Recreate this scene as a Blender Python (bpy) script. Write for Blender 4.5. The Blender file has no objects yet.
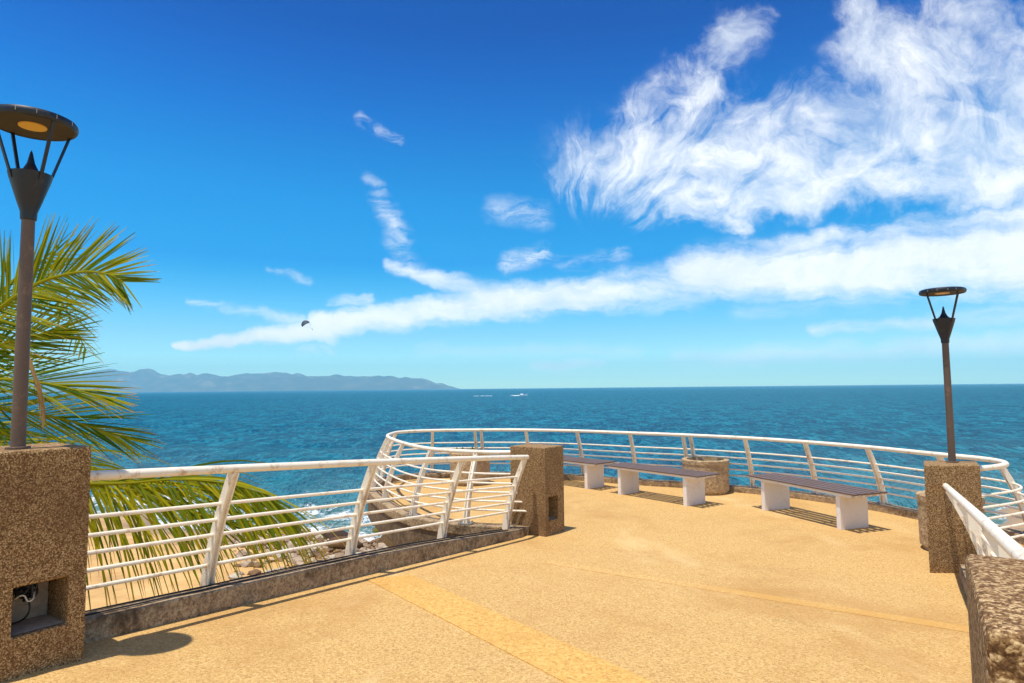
import bpy, bmesh, math, random
from mathutils import Vector, Matrix, noise as mnoise
random.seed(7)
R = math.radians
scene = bpy.context.scene
col = scene.collection

# ------------------------------------------------------------------ helpers
class MB:
    """collects shapes, then links them as one mesh object"""
    def __init__(self): self.bm = bmesh.new()
    def face(self, vs):
        return self.bm.faces.new(vs)
    def v(self, p): return self.bm.verts.new(p)
    def hexa(self, b, t):
        vb = [self.v(p) for p in b]; vt = [self.v(p) for p in t]
        n = len(b)
        self.face(vb[::-1]); self.face(vt)
        for i in range(n):
            j = (i+1) % n
            self.face([vb[i], vb[j], vt[j], vt[i]])
    def prism(self, pts, z0, z1):
        """counter-clockwise plan polygon; z may be a number or one value per corner"""
        n = len(pts)
        a = z0 if hasattr(z0, '__len__') else [z0]*n
        b = z1 if hasattr(z1, '__len__') else [z1]*n
        self.hexa([(p[0], p[1], a[i]) for i, p in enumerate(pts)], [(p[0], p[1], b[i]) for i, p in enumerate(pts)])
    def box(self, c, ax, ay, az, h):
        c = Vector(c); ax = Vector(ax)*h[0]; ay = Vector(ay)*h[1]; az = Vector(az)*h[2]
        q = [(-1,-1),(1,-1),(1,1),(-1,1)]
        self.hexa([c+ax*i+ay*j-az for i, j in q], [c+ax*i+ay*j+az for i, j in q])
    def sweep(self, pts, frames, section, closed_section=True, caps=True):
        """frames: (side, up) per point; section: list of (a, b)"""
        rings = []
        for p, (s, u) in zip(pts, frames):
            rings.append([self.v(Vector(p)+s*a+u*b) for a, b in section])
        n = len(section)
        for k in range(len(rings)-1):
            for i in range(n):
                j = (i+1) % n
                self.face([rings[k][i], rings[k][j], rings[k+1][j], rings[k+1][i]])
        if caps:
            self.face(rings[0][::-1]); self.face(rings[-1])
    def tube(self, pts, r, seg=10, radii=None):
        pts = [Vector(p) for p in pts]
        rings = []
        for k, p in enumerate(pts):
            t = (pts[min(k+1, len(pts)-1)]-pts[max(k-1, 0)]).normalized()
            up = Vector((0,0,1)) if abs(t.z) < .93 else Vector((0,1,0))
            s = t.cross(up).normalized(); u = s.cross(t)
            rr = radii[k] if radii else r
            rings.append([self.v(p+s*math.cos(a)*rr+u*math.sin(a)*rr) for a in [2*math.pi*i/seg for i in range(seg)]])
        for k in range(len(rings)-1):
            for i in range(seg):
                j = (i+1) % seg
                self.face([rings[k][i], rings[k][j], rings[k+1][j], rings[k+1][i]])
        self.face(rings[0][::-1]); self.face(rings[-1])
    def lathe(self, prof, c=(0,0,0), seg=32):
        c = Vector(c); rings = []
        for r, z in prof:
            if r < 1e-5: rings.append([self.v(c+Vector((0,0,z)))])
            else: rings.append([self.v(c+Vector((r*math.cos(2*math.pi*i/seg), r*math.sin(2*math.pi*i/seg), z))) for i in range(seg)])
        for a, b in zip(rings, rings[1:]):
            for i in range(seg):
                j = (i+1) % seg
                if len(a) == 1 and len(b) == 1: continue
                if len(a) == 1: self.face([a[0], b[j], b[i]])
                elif len(b) == 1: self.face([a[i], a[j], b[0]])
                else: self.face([a[i], a[j], b[j], b[i]])
    def build(self, name, mat, parent=None, smooth=False, bevel=0, keep_normals=False):
        if not keep_normals: bmesh.ops.recalc_face_normals(self.bm, faces=self.bm.faces)
        me = bpy.data.meshes.new(name); self.bm.to_mesh(me); self.bm.free()
        if mat: me.materials.append(mat)
        if smooth:
            for p in me.polygons: p.use_smooth = True
        o = bpy.data.objects.new(name, me); col.objects.link(o)
        if parent: o.parent = parent
        if bevel:
            m = o.modifiers.new('bevel', 'BEVEL'); m.width = bevel; m.segments = 2; m.limit_method = 'ANGLE'; m.angle_limit = R(40)
        if smooth == 'auto':
            m = o.modifiers.new('es', 'EDGE_SPLIT'); m.split_angle = R(35)
        return o

def tag(o, label=None, cat=None, group=None, kind=None):
    if label: o['label'] = label
    if cat: o['category'] = cat
    if group: o['group'] = group
    if kind: o['kind'] = kind
    return o
def thing(name, label, cat, loc=(0,0,0), rz=0, group=None):
    o = bpy.data.objects.new(name, None); col.objects.link(o)
    o.location = loc; o.rotation_euler = (0,0,rz); o.empty_display_size = .2
    return tag(o, label, cat, group)
def kids(o): return [c for c in bpy.data.objects if c.parent == o]
def copy_tree(o, parent=None):
    ch = kids(o)
    c = o.copy(); col.objects.link(c)
    if parent: c.parent = parent
    for k in ch: copy_tree(k, c)
    return c
def catmull(P, per=8):
    P = [Vector(p) for p in P]; out = []
    Q = [2*P[0]-P[1]]+P+[2*P[-1]-P[-2]]
    for i in range(1, len(Q)-2):
        a, b, c, d = Q[i-1:i+3]
        for k in range(per):
            t = k/per
            out.append(.5*((2*b)+(c-a)*t+(2*a-5*b+4*c-d)*t*t+(3*b-a-3*c+d)*t**3))
    out.append(P[-1]); return out

# ------------------------------------------------------------------ materials
def newmat(name):
    m = bpy.data.materials.new(name); m.use_nodes = True
    nt = m.node_tree; b = nt.nodes['Principled BSDF']
    return m, nt, b
class N:
    """tiny node-writing helper"""
    def __init__(self, nt): self.nt = nt
    def new(self, t, **kw):
        n = self.nt.nodes.new(t)
        for k, v in kw.items(): setattr(n, k, v)
        return n
    def put(self, sock, v):
        if isinstance(v, bpy.types.NodeSocket): self.nt.links.new(v, sock)
        elif v is not None: sock.default_value = v
    def m(self, op, a, b=None, c=None, clamp=False):
        n = self.new('ShaderNodeMath', operation=op, use_clamp=clamp)
        self.put(n.inputs[0], a)
        if b is not None: self.put(n.inputs[1], b)
        if c is not None: self.put(n.inputs[2], c)
        return n.outputs[0]
    def vm(self, op, a, b=None, out=0, scale=None):
        n = self.new('ShaderNodeVectorMath', operation=op)
        self.put(n.inputs[0], a)
        if b is not None: self.put(n.inputs[1], b)
        if scale is not None: self.put(n.inputs['Scale'], scale)
        return n.outputs[out]
    def noise(self, vec, scale, detail=4, rough=.55, dist=0, out='Fac', dim='3D'):
        n = self.new('ShaderNodeTexNoise', noise_dimensions=dim)
        self.put(n.inputs['Vector'], vec)
        n.inputs['Scale'].default_value = scale; n.inputs['Detail'].default_value = detail
        n.inputs['Roughness'].default_value = rough; n.inputs['Distortion'].default_value = dist
        return n.outputs[out]
    def vor(self, vec, scale, out='Distance', feature='F1'):
        n = self.new('ShaderNodeTexVoronoi', feature=feature)
        self.put(n.inputs['Vector'], vec); n.inputs['Scale'].default_value = scale
        return n.outputs[out]
    def ramp(self, fac, stops, interp='LINEAR'):
        n = self.new('ShaderNodeValToRGB'); self.put(n.inputs[0], fac)
        e = n.color_ramp.elements; n.color_ramp.interpolation = interp
        while len(e) < len(stops): e.new(.5)
        for k, (p, c) in enumerate(stops):
            e[k].position = p; e[k].color = (*c, 1) if hasattr(c, '__len__') else (c, c, c, 1)
        return n.outputs[0]
    def mix(self, fac, a, b, mode='MIX'):
        n = self.new('ShaderNodeMix', data_type='RGBA', blend_type=mode)
        self.put(n.inputs[0], fac)
        self.put(n.inputs[6], (*a, 1) if isinstance(a, tuple) else a)
        self.put(n.inputs[7], (*b, 1) if isinstance(b, tuple) else b)
        return n.outputs[2]
    def smooth(self, x, lo, hi):
        n = self.new('ShaderNodeMapRange', interpolation_type='SMOOTHSTEP')
        self.put(n.inputs[0], x); n.inputs[1].default_value = lo; n.inputs[2].default_value = hi
        return n.outputs[0]
    def bump(self, h, strength, dist, normal=None):
        n = self.new('ShaderNodeBump'); self.put(n.inputs['Height'], h)
        n.inputs['Strength'].default_value = strength; n.inputs['Distance'].default_value = dist
        if normal: self.put(n.inputs['Normal'], normal)
        return n.outputs[0]
    def pos(self): return self.new('ShaderNodeNewGeometry').outputs['Position']
    def attr(self, name):
        n = self.new('ShaderNodeAttribute', attribute_name=name); return n

def aggregate(name, dark, mid, light, stain, scale=130, bump=.5, stain_amt=.5, rough=.9, stain_scale=.7, cracks=False):
    m, nt, b = newmat(name); n = N(nt); p = n.pos()
    f1 = n.noise(p, scale, 3, .7)
    f2 = n.noise(p, scale*.33, 3, .6)
    g = n.m('ADD', n.m('MULTIPLY', f1, .65), n.m('MULTIPLY', f2, .35))
    c = n.ramp(g, [(.36, dark), (.5, mid), (.64, light)])
    cells = n.vor(p, scale*.55, 'Color')
    hue = n.new('ShaderNodeSeparateColor'); nt.links.new(cells, hue.inputs[0])
    c = n.mix(n.m('MULTIPLY', n.smooth(hue.outputs[0], .78, .95), .5), c, dark)
    c = n.mix(n.m('MULTIPLY', n.smooth(hue.outputs[1], .85, .97), .6), c, light)
    big = n.noise(p, stain_scale, 5, .6, .4)
    big2 = n.noise(p, stain_scale*4.3, 4, .65)
    s = n.m('ADD', n.m('MULTIPLY', big, .7), n.m('MULTIPLY', big2, .3))
    c = n.mix(n.m('MULTIPLY', n.smooth(s, .47, .68), stain_amt), c, stain)
    if cracks:
        wp = n.vm('ADD', p, n.vm('SCALE', n.vm('SUBTRACT', n.noise(p, 1.4, 5, .65, 0, 'Color'), (.5,.5,.5)), scale=.9))
        ed = n.vor(wp, .42, 'Distance', 'DISTANCE_TO_EDGE')
        ln = n.m('MULTIPLY', n.smooth(ed, .010, .003), n.smooth(n.noise(p, .6, 3, .6), .50, .60))
        c = n.mix(n.m('MULTIPLY', ln, .12), c, (.14,.075,.03))
        spot = n.smooth(n.noise(p, 3.2, 6, .72, .5), .66, .74)
        c = n.mix(n.m('MULTIPLY', spot, .45), c, (.22,.115,.045))
        pale = n.smooth(n.noise(n.vm('MULTIPLY', p, (1,.45,1)), 1.1, 5, .6, .4), .54, .72)
        c = n.mix(n.m('MULTIPLY', pale, .35), c, (.80,.60,.31))
    nt.links.new(c, b.inputs['Base Color'])
    b.inputs['Roughness'].default_value = rough
    b.inputs['Specular IOR Level'].default_value = .25
    h = n.m('ADD', g, n.m('MULTIPLY', n.vor(p, scale*.55), .5))
    nt.links.new(n.bump(h, bump, .012), b.inputs['Normal'])
    return m

M = {}
M['deck'] = aggregate('deck_aggregate', (.32,.17,.055), (.57,.35,.12), (.73,.515,.22), (.44,.24,.075), 175, .45, .75, cracks=True)
M['band2'] = aggregate('worn_band', (.38,.20,.065), (.60,.365,.125), (.76,.54,.23), (.54,.30,.08), 130, .4, .9)
M['band'] = aggregate('ochre_band', (.42,.21,.055), (.62,.36,.095), (.73,.48,.16), (.48,.25,.065), 110, .35, .9)
def pebbled(name, dark, mid, light, stain, s1=165, s2=340, bump=.4):
    m, nt, b = newmat(name); n = N(nt); p = n.pos()
    pj = n.vm('ADD', p, n.vm('SCALE', n.noise(p, 60, 2, .5, 0, 'Color'), scale=.006))
    def cells(sc):
        c = n.vor(pj, sc, 'Color'); q = n.new('ShaderNodeSeparateColor'); nt.links.new(c, q.inputs[0]); return q.outputs[0], n.vor(pj, sc)
    r1, d1 = cells(s1); r2, d2 = cells(s2)
    big = n.noise(p, 2.4, 5, .65); v = n.m('ADD', n.m('MULTIPLY', r1, .55), n.m('MULTIPLY', r2, .45))
    c = n.ramp(v, [(.2, dark), (.48, mid), (.82, light)])
    gap = n.smooth(d1, .45, .72)
    c = n.mix(n.m('MULTIPLY', gap, .5), c, dark)
    c = n.mix(n.m('MULTIPLY', n.smooth(big, .45, .7), .45), c, stain)
    nt.links.new(c, b.inputs['Base Color']); b.inputs['Roughness'].default_value = .88; b.inputs['Specular IOR Level'].default_value = .25
    h = n.m('SUBTRACT', 1.0, n.m('ADD', n.m('MULTIPLY', d1, .8), n.m('MULTIPLY', d2, .35)))
    nt.links.new(n.bump(h, bump, .004), b.inputs['Normal'])
    return m
M['pillar'] = pebbled('pillar_pebbledash', (.10,.048,.018), (.265,.145,.054), (.60,.42,.21), (.13,.065,.026))
M['nichewall'] = aggregate('niche_mortar', (.30,.24,.18), (.36,.29,.22), (.42,.35,.27), (.22,.17,.12), 40, .2, .4, stain_scale=3)
M['kerb'] = aggregate('kerb_concrete', (.17,.11,.06), (.37,.26,.15), (.56,.43,.26), (.075,.048,.028), 80, .7, .95, stain_scale=3.4)
M['planter'] = aggregate('planter_concrete', (.24,.15,.075), (.43,.295,.16), (.60,.45,.27), (.24,.15,.085), 60, .7, .5, stain_scale=2.5)
M['slabside'] = aggregate('shaded_slab_concrete', (.09,.06,.04), (.16,.11,.065), (.22,.16,.10), (.06,.045,.03), 30, .5, .6, stain_scale=2)  # dirty slab sides, colour darkened further to stand in for shade

def paint(name, base, dirt, amt, rough=.35, metallic=0, scale=7, spec=.5, bump=.12):
    m, nt, b = newmat(name); n = N(nt); p = n.pos()
    d = n.noise(p, scale, 6, .7, .3); d2 = n.noise(p, scale*9, 3, .6)
    f = n.m('MULTIPLY', n.smooth(n.m('ADD', n.m('MULTIPLY', d, .75), n.m('MULTIPLY', d2, .25)), .5, .68), amt)
    nt.links.new(n.mix(f, base, dirt), b.inputs['Base Color'])
    nt.links.new(n.m('ADD', n.m('MULTIPLY', d, .3), rough-.1), b.inputs['Roughness'])
    b.inputs['Metallic'].default_value = metallic
    b.inputs['Specular IOR Level'].default_value = spec
    if bump: nt.links.new(n.bump(d2, bump, .002), b.inputs['Normal'])
    return m
M['white'] = paint('white_paint', (.86,.77,.62), (.46,.24,.10), .75, .45, scale=11)
M['creamwhite'] = paint('bench_white', (.82,.76,.70), (.62,.48,.36), .55, .6, scale=6, bump=0)
M['wood'] = paint('bench_slats', (.125,.078,.060), (.24,.16,.12), .6, .42, scale=12)
M['black'] = paint('black_metal', (.004,.010,.022), (.10,.09,.08), .3, .38, scale=16)
M['pole'] = paint('weathered_pole', (.12,.078,.055), (.26,.15,.09), .8, .5, .2, scale=14)
M['seam'] = paint('seam_metal', (.42,.38,.32), (.2,.16,.12), .5, .5)
M['amber'] = paint('amber_glass', (.72,.42,.08), (.5,.3,.1), .4, .3)
M['hoodin'] = paint('hood_inside', (.035,.026,.018), (.07,.05,.04), .5, .7)
M['black_line'] = paint('black_cable', (.02,.02,.02), (.06,.05,.04), .4, .5)
M['tape'] = paint('pale_tape', (.55,.5,.42), (.4,.35,.3), .3, .6)
M['soil'] = paint('soil', (.06,.04,.025), (.1,.07,.04), .5, .9)
M['steel'] = paint('dull_steel', (.35,.33,.3), (.25,.15,.08), .5, .5, .6)
M['boatwhite'] = paint('boat_white', (.92,.92,.92), (.85,.85,.85), .2, .3)
M['boatdark'] = paint('boat_glass', (.02,.03,.05), (.04,.05,.07), .2, .1)
M['canvas'] = paint('parasail_cloth', (.03,.03,.045), (.12,.1,.14), .5, .7, scale=.4)
M['skin'] = paint('rider', (.16,.09,.06), (.1,.06,.05), .3, .6)

def leafmat(name, ca, cb, tip, trans):
    m, nt, b = newmat(name); n = N(nt)
    t = n.attr('tint'); sep = n.new('ShaderNodeSeparateColor'); nt.links.new(t.outputs['Color'], sep.inputs[0])
    c = n.mix(sep.outputs[0], ca, cb)
    c = n.mix(sep.outputs[1], c, tip)
    nt.links.new(c, b.inputs['Base Color'])
    b.inputs['Roughness'].default_value = .55; b.inputs['Specular IOR Level'].default_value = .09
    tr = n.new('ShaderNodeBsdfTranslucent'); nt.links.new(n.mix(1.0, c, trans, 'MULTIPLY'), tr.inputs[0])
    mx = n.new('ShaderNodeMixShader'); mx.inputs[0].default_value = .38
    nt.links.new(b.outputs[0], mx.inputs[1]); nt.links.new(tr.outputs[0], mx.inputs[2])
    nt.links.new(mx.outputs[0], nt.nodes['Material Output'].inputs[0])
    return m
M['leaf'] = leafmat('palm_leaf', (.055,.115,.008), (.34,.32,.010), (.42,.24,.08), (2.6,2.3,.8))
M['dry'] = leafmat('dry_leaf', (.36,.20,.07), (.45,.28,.11), (.3,.18,.08), (1,1,1))
M['green'] = leafmat('small_leaf', (.05,.11,.02), (.12,.17,.03), (.2,.16,.05), (1.5,1.5,1))
M['trunk'] = paint('palm_trunk', (.20,.15,.10), (.10,.07,.05), .7, .9, scale=10)

# ------------------------------------------------------------------ levels
U = Vector((.475,.88)).normalized(); W = Vector((U.y, -U.x))
TOP = .37; SEA = -2.2
def zd(x, y):
    s = x*.475+y*.88
    return TOP*min(1, max(0, (6.2-s)/4.6))
def sw(s, w): return (U.x*s+W.x*w, U.y*s+W.y*w)

# platform rail path (plan), clockwise from the mid pillar round to the right-hand pillar
PATH = [(.22,7.40,.86),(-.434,7.559,.86),(-1.015,7.989,.86),(-1.519,8.915,.86),(-1.948,10.06,.86),(-2.03,10.726,.86),(-1.94,11.204,.86),(-1.518,11.50,.86),(-.678,11.545,.86),
        (.232,11.408,.86),(1.095,11.017,.86),(1.906,10.50,.854),(2.662,10.099,.843),(3.436,9.558,.831),(4.036,8.926,.819),(4.48,8.17,.812),(4.773,7.25,.812),(4.93,6.80,.812),(4.89,6.45,.812),(4.64,6.18,.812),(4.0,5.86,.812)]
_cp = catmull(PATH, 8)
RAILP = [Vector((p.x, p.y)) for p in _cp]; RAILZ = [p.z for p in _cp]
def normals(P):
    out = []
    for i in range(len(P)):
        t = (P[min(i+2, len(P)-1)]-P[max(i-2, 0)]).normalized()
        out.append(Vector((-t.y, t.x)))
    return out
RN = normals(RAILP)
def off(d): return [p+n*d for p, n in zip(RAILP, RN)]

# ------------------------------------------------------------------ deck
mb = MB()
outer = off(.30)
SL = sw(6.195, -3.54); SR = sw(6.195, 1.02)
poly = [SL]+[(p.x, p.y) for p in outer]+[SR]
poly = poly[::-1]     # counter-clockwise
mb.prism(poly, -.33, 0)
def lw(s): return -3.74+(s-1.6)*.0435
def rw(s): return .80+(s-1.6)*.048
NS, NW = 24, 20
gt = [[mb.v((*sw(s, w), zd(*sw(s, w)))) for w in [lw(s)+(rw(s)-lw(s))*j/NW for j in range(NW+1)]] for s in [1.6+(6.195-1.6)*i/NS for i in range(NS+1)]]
gb = [[mb.v((v.co.x, v.co.y, v.co.z-.33)) for v in row] for row in gt]
for i in range(NS):
    for j in range(NW):
        mb.face([gt[i][j], gt[i][j+1], gt[i+1][j+1], gt[i+1][j]])
        mb.face([gb[i][j], gb[i+1][j], gb[i+1][j+1], gb[i][j+1]])
for i in range(NS):
    mb.face([gt[i][0], gt[i+1][0], gb[i+1][0], gb[i][0]]); mb.face([gt[i][NW], gb[i][NW], gb[i+1][NW], gt[i+1][NW]])
for j in range(NW):
    mb.face([gt[0][j], gb[0][j], gb[0][j+1], gt[0][j+1]]); mb.face([gt[NS][j], gt[NS][j+1], gb[NS][j+1], gb[NS][j]])
mb.prism([sw(-9,-12), sw(-9,9), sw(1.6,9), sw(1.6,-12)], -2.0, TOP)
# small threshold so ramp and platform read as one poured floor
deck = tag(mb.build('deck', M['deck']), kind='structure')
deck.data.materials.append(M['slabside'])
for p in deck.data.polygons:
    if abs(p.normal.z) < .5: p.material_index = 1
# wall below the platform and the ramp
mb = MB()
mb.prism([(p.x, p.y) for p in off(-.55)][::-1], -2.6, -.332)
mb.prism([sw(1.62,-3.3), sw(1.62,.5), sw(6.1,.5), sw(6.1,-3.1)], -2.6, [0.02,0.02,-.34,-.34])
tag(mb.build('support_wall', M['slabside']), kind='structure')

def strip(name, quad, n, lift, mat):
    mb = MB(); a, b, c, d = [Vector(q) for q in quad]
    rows = []
    for i in range(n+1):
        t = i/n; p = a.lerp(d, t); q = b.lerp(c, t); row = []
        for j in range(5):
            r = p.lerp(q, j/4); row.append(mb.v((r.x, r.y, zd(r.x, r.y)+lift)))
        rows.append(row)
    for i in range(n):
        for j in range(4): mb.face([rows[i][j], rows[i][j+1], rows[i+1][j+1], rows[i+1][j]])
    rim = [r[0] for r in rows]+rows[-1][1:]+[r[-1] for r in rows[::-1][1:]]+rows[0][::-1][1:-1]
    low = [mb.v((v.co.x, v.co.y, v.co.z-.02)) for v in rim]
    for i in range(len(rim)):
        k = (i+1) % len(rim); mb.face([rim[i], rim[k], low[k], low[i]])
    return tag(mb.build(name, mat), kind='structure')
strip('paving_band', [(-1.10,4.86), (-.80,5.05), (.95,2.54), (.57,2.48)], 40, .004, M['band'])
strip('paving_band', [(.30,5.80), (.28,5.63), (2.72,3.94), (2.82,4.06)], 40, .0025, M['band2'])

# ------------------------------------------------------------------ kerbs
K0, K1 = Vector((-2.141,3.31)), Vector((.15,7.12))
kd = (K1-K0).normalized(); kn = Vector((-kd.y, kd.x))
def kerb_line(name, a, b, nrm, w, h0, h1, ha=None):
    mb = MB(); n = 24; sec = []
    for i in range(n+1):
        t = i/n; p = a.lerp(b, t); q = p+nrm*w
        wob = .006*mnoise.noise(Vector((p.x*4, p.y*4, 0)))
        h = h0+(h1-h0)*t+wob
        if ha: h = ha(t)+wob
        z = zd(p.x, p.y)
        sec.append([mb.v((p.x, p.y, z-.05)), mb.v((p.x, p.y, z+h)), mb.v((q.x, q.y, z+h)), mb.v((q.x, q.y, z-.36))])
    for s, e in zip(sec, sec[1:]):
        for k in range(4):
            l = (k+1) % 4; mb.face([s[k], s[l], e[l], e[k]])
    mb.face(sec[0][::-1]); mb.face(sec[-1])
    return tag(mb.build(name, M['kerb'], bevel=.012), kind='structure')
KH = lambda t: .115+.02*math.sin(t*3.1)-(.04*max(0, t-.6)/.4)
kerb_line('kerb', K0-kd*.1, K1, kn, .14, .125, .09, KH)
RA, RB = Vector((3.665,5.50)), Vector((1.0,1.10))
rd = (RB-RA).normalized(); rn = Vector((-rd.y, rd.x))
if rn.x < 0: rn = -rn
kerb_line('kerb', RA+rn*.056, RB+rn*.056-rd*.1, rn, .14, .1, .13)
mb = MB(); ki, ko = off(.135), off(.315); sec = []
for a, b in zip(ki, ko):
    wob = .005*mnoise.noise(Vector((a.x*5, a.y*5, 3)))
    sec.append([mb.v((a.x, a.y, -.04)), mb.v((a.x, a.y, .085+wob)), mb.v((b.x, b.y, .085+wob)), mb.v((b.x, b.y, -.03))])
for s, e in zip(sec, sec[1:]):
    for k in range(4):
        l = (k+1) % 4; mb.face([s[k], s[l], e[l], e[k]])
mb.face(sec[0][::-1]); mb.face(sec[-1])
tag(mb.build('kerb', M['kerb'], bevel=.012), kind='structure')

# ------------------------------------------------------------------ railings
LEAN = .25
def lean(h): return LEAN*(1-h**1.55)         # h: 0 at foot, 1 at the top rail
RH = [.63,.53,.435,.34,.245]               # heights of the five lower rails above the walking level (top rail .845)
def post_mesh(top, foot_z, nrm, ztop, scale=1.0):
    """two curved plates with a recessed web, leaning in over the deck"""
    mb = MB(); n = 9; P = []
    for i in range(n+1):
        h = i/n
        q = top+nrm*(lean(h)*scale)
        P.append(Vector((q.x, q.y, foot_z+(ztop-foot_z)*h)))
    side = Vector((-nrm.y, nrm.x, 0)); fr = []
    for i in range(n+1):
        t = (P[min(i+1, n)]-P[max(i-1, 0)]).normalized()
        fr.append((side, side.cross(t).normalized()))
    def sec(o, w, d): return [(o-w, -d), (o+w, -d), (o+w, d), (o-w, d)]
    for o in (-.0185, .0185):
        rings = []
        for i, (p, (s, u)) in enumerate(zip(P, fr)):
            d = .038-.015*i/n
            rings.append([mb.v(p+s*a+u*b) for a, b in sec(o, .0055, d)])
        for a, b in zip(rings, rings[1:]):
            for k in range(4): mb.face([a[k], a[(k+1) % 4], b[(k+1) % 4], b[k]])
        mb.face(rings[0][::-1]); mb.face(rings[-1])
    mb.sweep(P, fr, sec(0, .017, .012))
    return mb, P, fr
def add_post(parent, top, foot_z, nrm, ztop, plate=True, scale=1.0):
    mb, P, fr = post_mesh(top, foot_z, nrm, ztop, scale)
    po = mb.build('post', M['white'], parent)
    if plate:
        b = MB(); s = fr[0][0]; n3 = Vector((nrm.x, nrm.y, 0))
        b.box(P[0]+Vector((0,0,.006)), s, n3, (0,0,1), (.075,.06,.008))
        for i in (-1, 1):
            for j in (-1, 1): b.tube([P[0]+s*i*.052+n3*j*.04+Vector((0,0,.013)), P[0]+s*i*.052+n3*j*.04+Vector((0,0,.03))], .009, 6)
        b.build('base_plate', M['steel'], po)
    return po

# front railing: left pillar to mid pillar
TA, TB = Vector((-2.16,3.17)), Vector((.19,7.10))
td = (TB-TA).normalized(); tn = Vector((-td.y, td.x)); TL = (TB-TA).length
r = thing('railing', 'straight white railing beside the palm fronds, running between two concrete pillars', 'railing', (0,0,0))
r.location = (0,0,0)
def topz(t):
    a = t*TL
    return 1.188-.0645*a-.0023*a*a
def front_pt(t, h_above):
    hh = h_above/.845
    p = TA.lerp(TB, t)+tn*lean(max(0, hh))
    return Vector((p.x, p.y, topz(t)-(.845-h_above)))
m = MB(); m.tube([(TA.lerp(TB, t).x, TA.lerp(TB, t).y, topz(t)) for t in (0,.2,.4,.6,.8,.985)], .025, 16); m.build('top_rail', M['white'], r, smooth='auto')
for h in RH:
    m = MB(); m.tube([front_pt(t, h) for t in (-.01,.25,.5,.75,.972)], .0115, 10); m.build('rail', M['white'], r, smooth='auto')
for t in (.196, .461, .718, .972):
    p = TA.lerp(TB, t); q = p+tn*LEAN
    add_post(r, p, zd(q.x, q.y)+.004, tn, topz(t)-.02, plate=False)

# platform railing
pr = thing('railing', 'long white railing curving round the sea edge of the platform, with leaning posts', 'railing')
def curve_pts(h):
    hh = max(0, (h-.10)/(.86-.10))
    return [(p.x, p.y, h*z/.86) for p, z in zip(off(lean(hh)), RAILZ)]
m = MB(); m.tube(curve_pts(.86), .026, 12); m.build('top_rail', M['white'], pr, smooth='auto')
for h in RH:
    m = MB(); m.tube(curve_pts(h), .0115, 8); m.build('rail', M['white'], pr, smooth='auto')
cum = [0]
for a, b in zip(RAILP, RAILP[1:]): cum.append(cum[-1]+(b-a).length)
def at_len(L):
    for i in range(len(cum)-1):
        if cum[i+1] >= L:
            t = (L-cum[i])/(cum[i+1]-cum[i]); return RAILP[i].lerp(RAILP[i+1], t), RN[i].lerp(RN[i+1], t).normalized(), RAILZ[i]
    return RAILP[-1], RN[-1], RAILZ[-1]
def near_len(x, y):
    return min(range(len(RAILP)), key=lambda i: (RAILP[i]-Vector((x, y))).length)
posts = [cum[near_len(*q)] for q in [(-.434,7.559),(-1.02,8.0),(-1.519,8.915),(-1.85,9.75),(-1.96,10.15),(-2.0,11.05),(-1.45,11.52),(-.70,11.54)]+[p_[:2] for p_ in PATH[9:17]]+[(4.95,6.55)]]
for L in posts:
    p, nn, zz_ = at_len(L); add_post(pr, p, .084, nn, zz_-.018)
for q in [(-.62,11.54),(PATH[12][0]+.09, PATH[12][1]-.07)]:
    p, nn, zz_ = at_len(cum[near_len(*q)]); add_post(pr, p, .084, nn, zz_-.018)

# right-hand railing: right pillar down to the near pillar
rr = thing('railing', 'short white railing seen end-on behind the cropped near pillar at the right edge', 'railing')
zC, zD = .735, 1.165
def rpt(t, h):
    hh = max(0, (h-.11)/(.845-.11)); p = RA.lerp(RB, t)+rn*lean(hh)
    return Vector((p.x, p.y, zC+(zD-zC)*t-(.845-h)))
m = MB(); m.tube([rpt(t, .845) for t in (-.012,.25,.5,.75,1)], .024, 16); m.build('top_rail', M['white'], rr, smooth='auto')
for h in RH:
    m = MB(); m.tube([rpt(t, h) for t in (-.03,.25,.5,.75,1)], .0115, 10); m.build('rail', M['white'], rr, smooth='auto')
for t in (.06,.32,.62,.9):
    p = RA.lerp(RB, t); q = p+rn*LEAN
    add_post(rr, p, zd(q.x, q.y)+.004, rn, zC+(zD-zC)*t-.02, plate=False)

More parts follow.
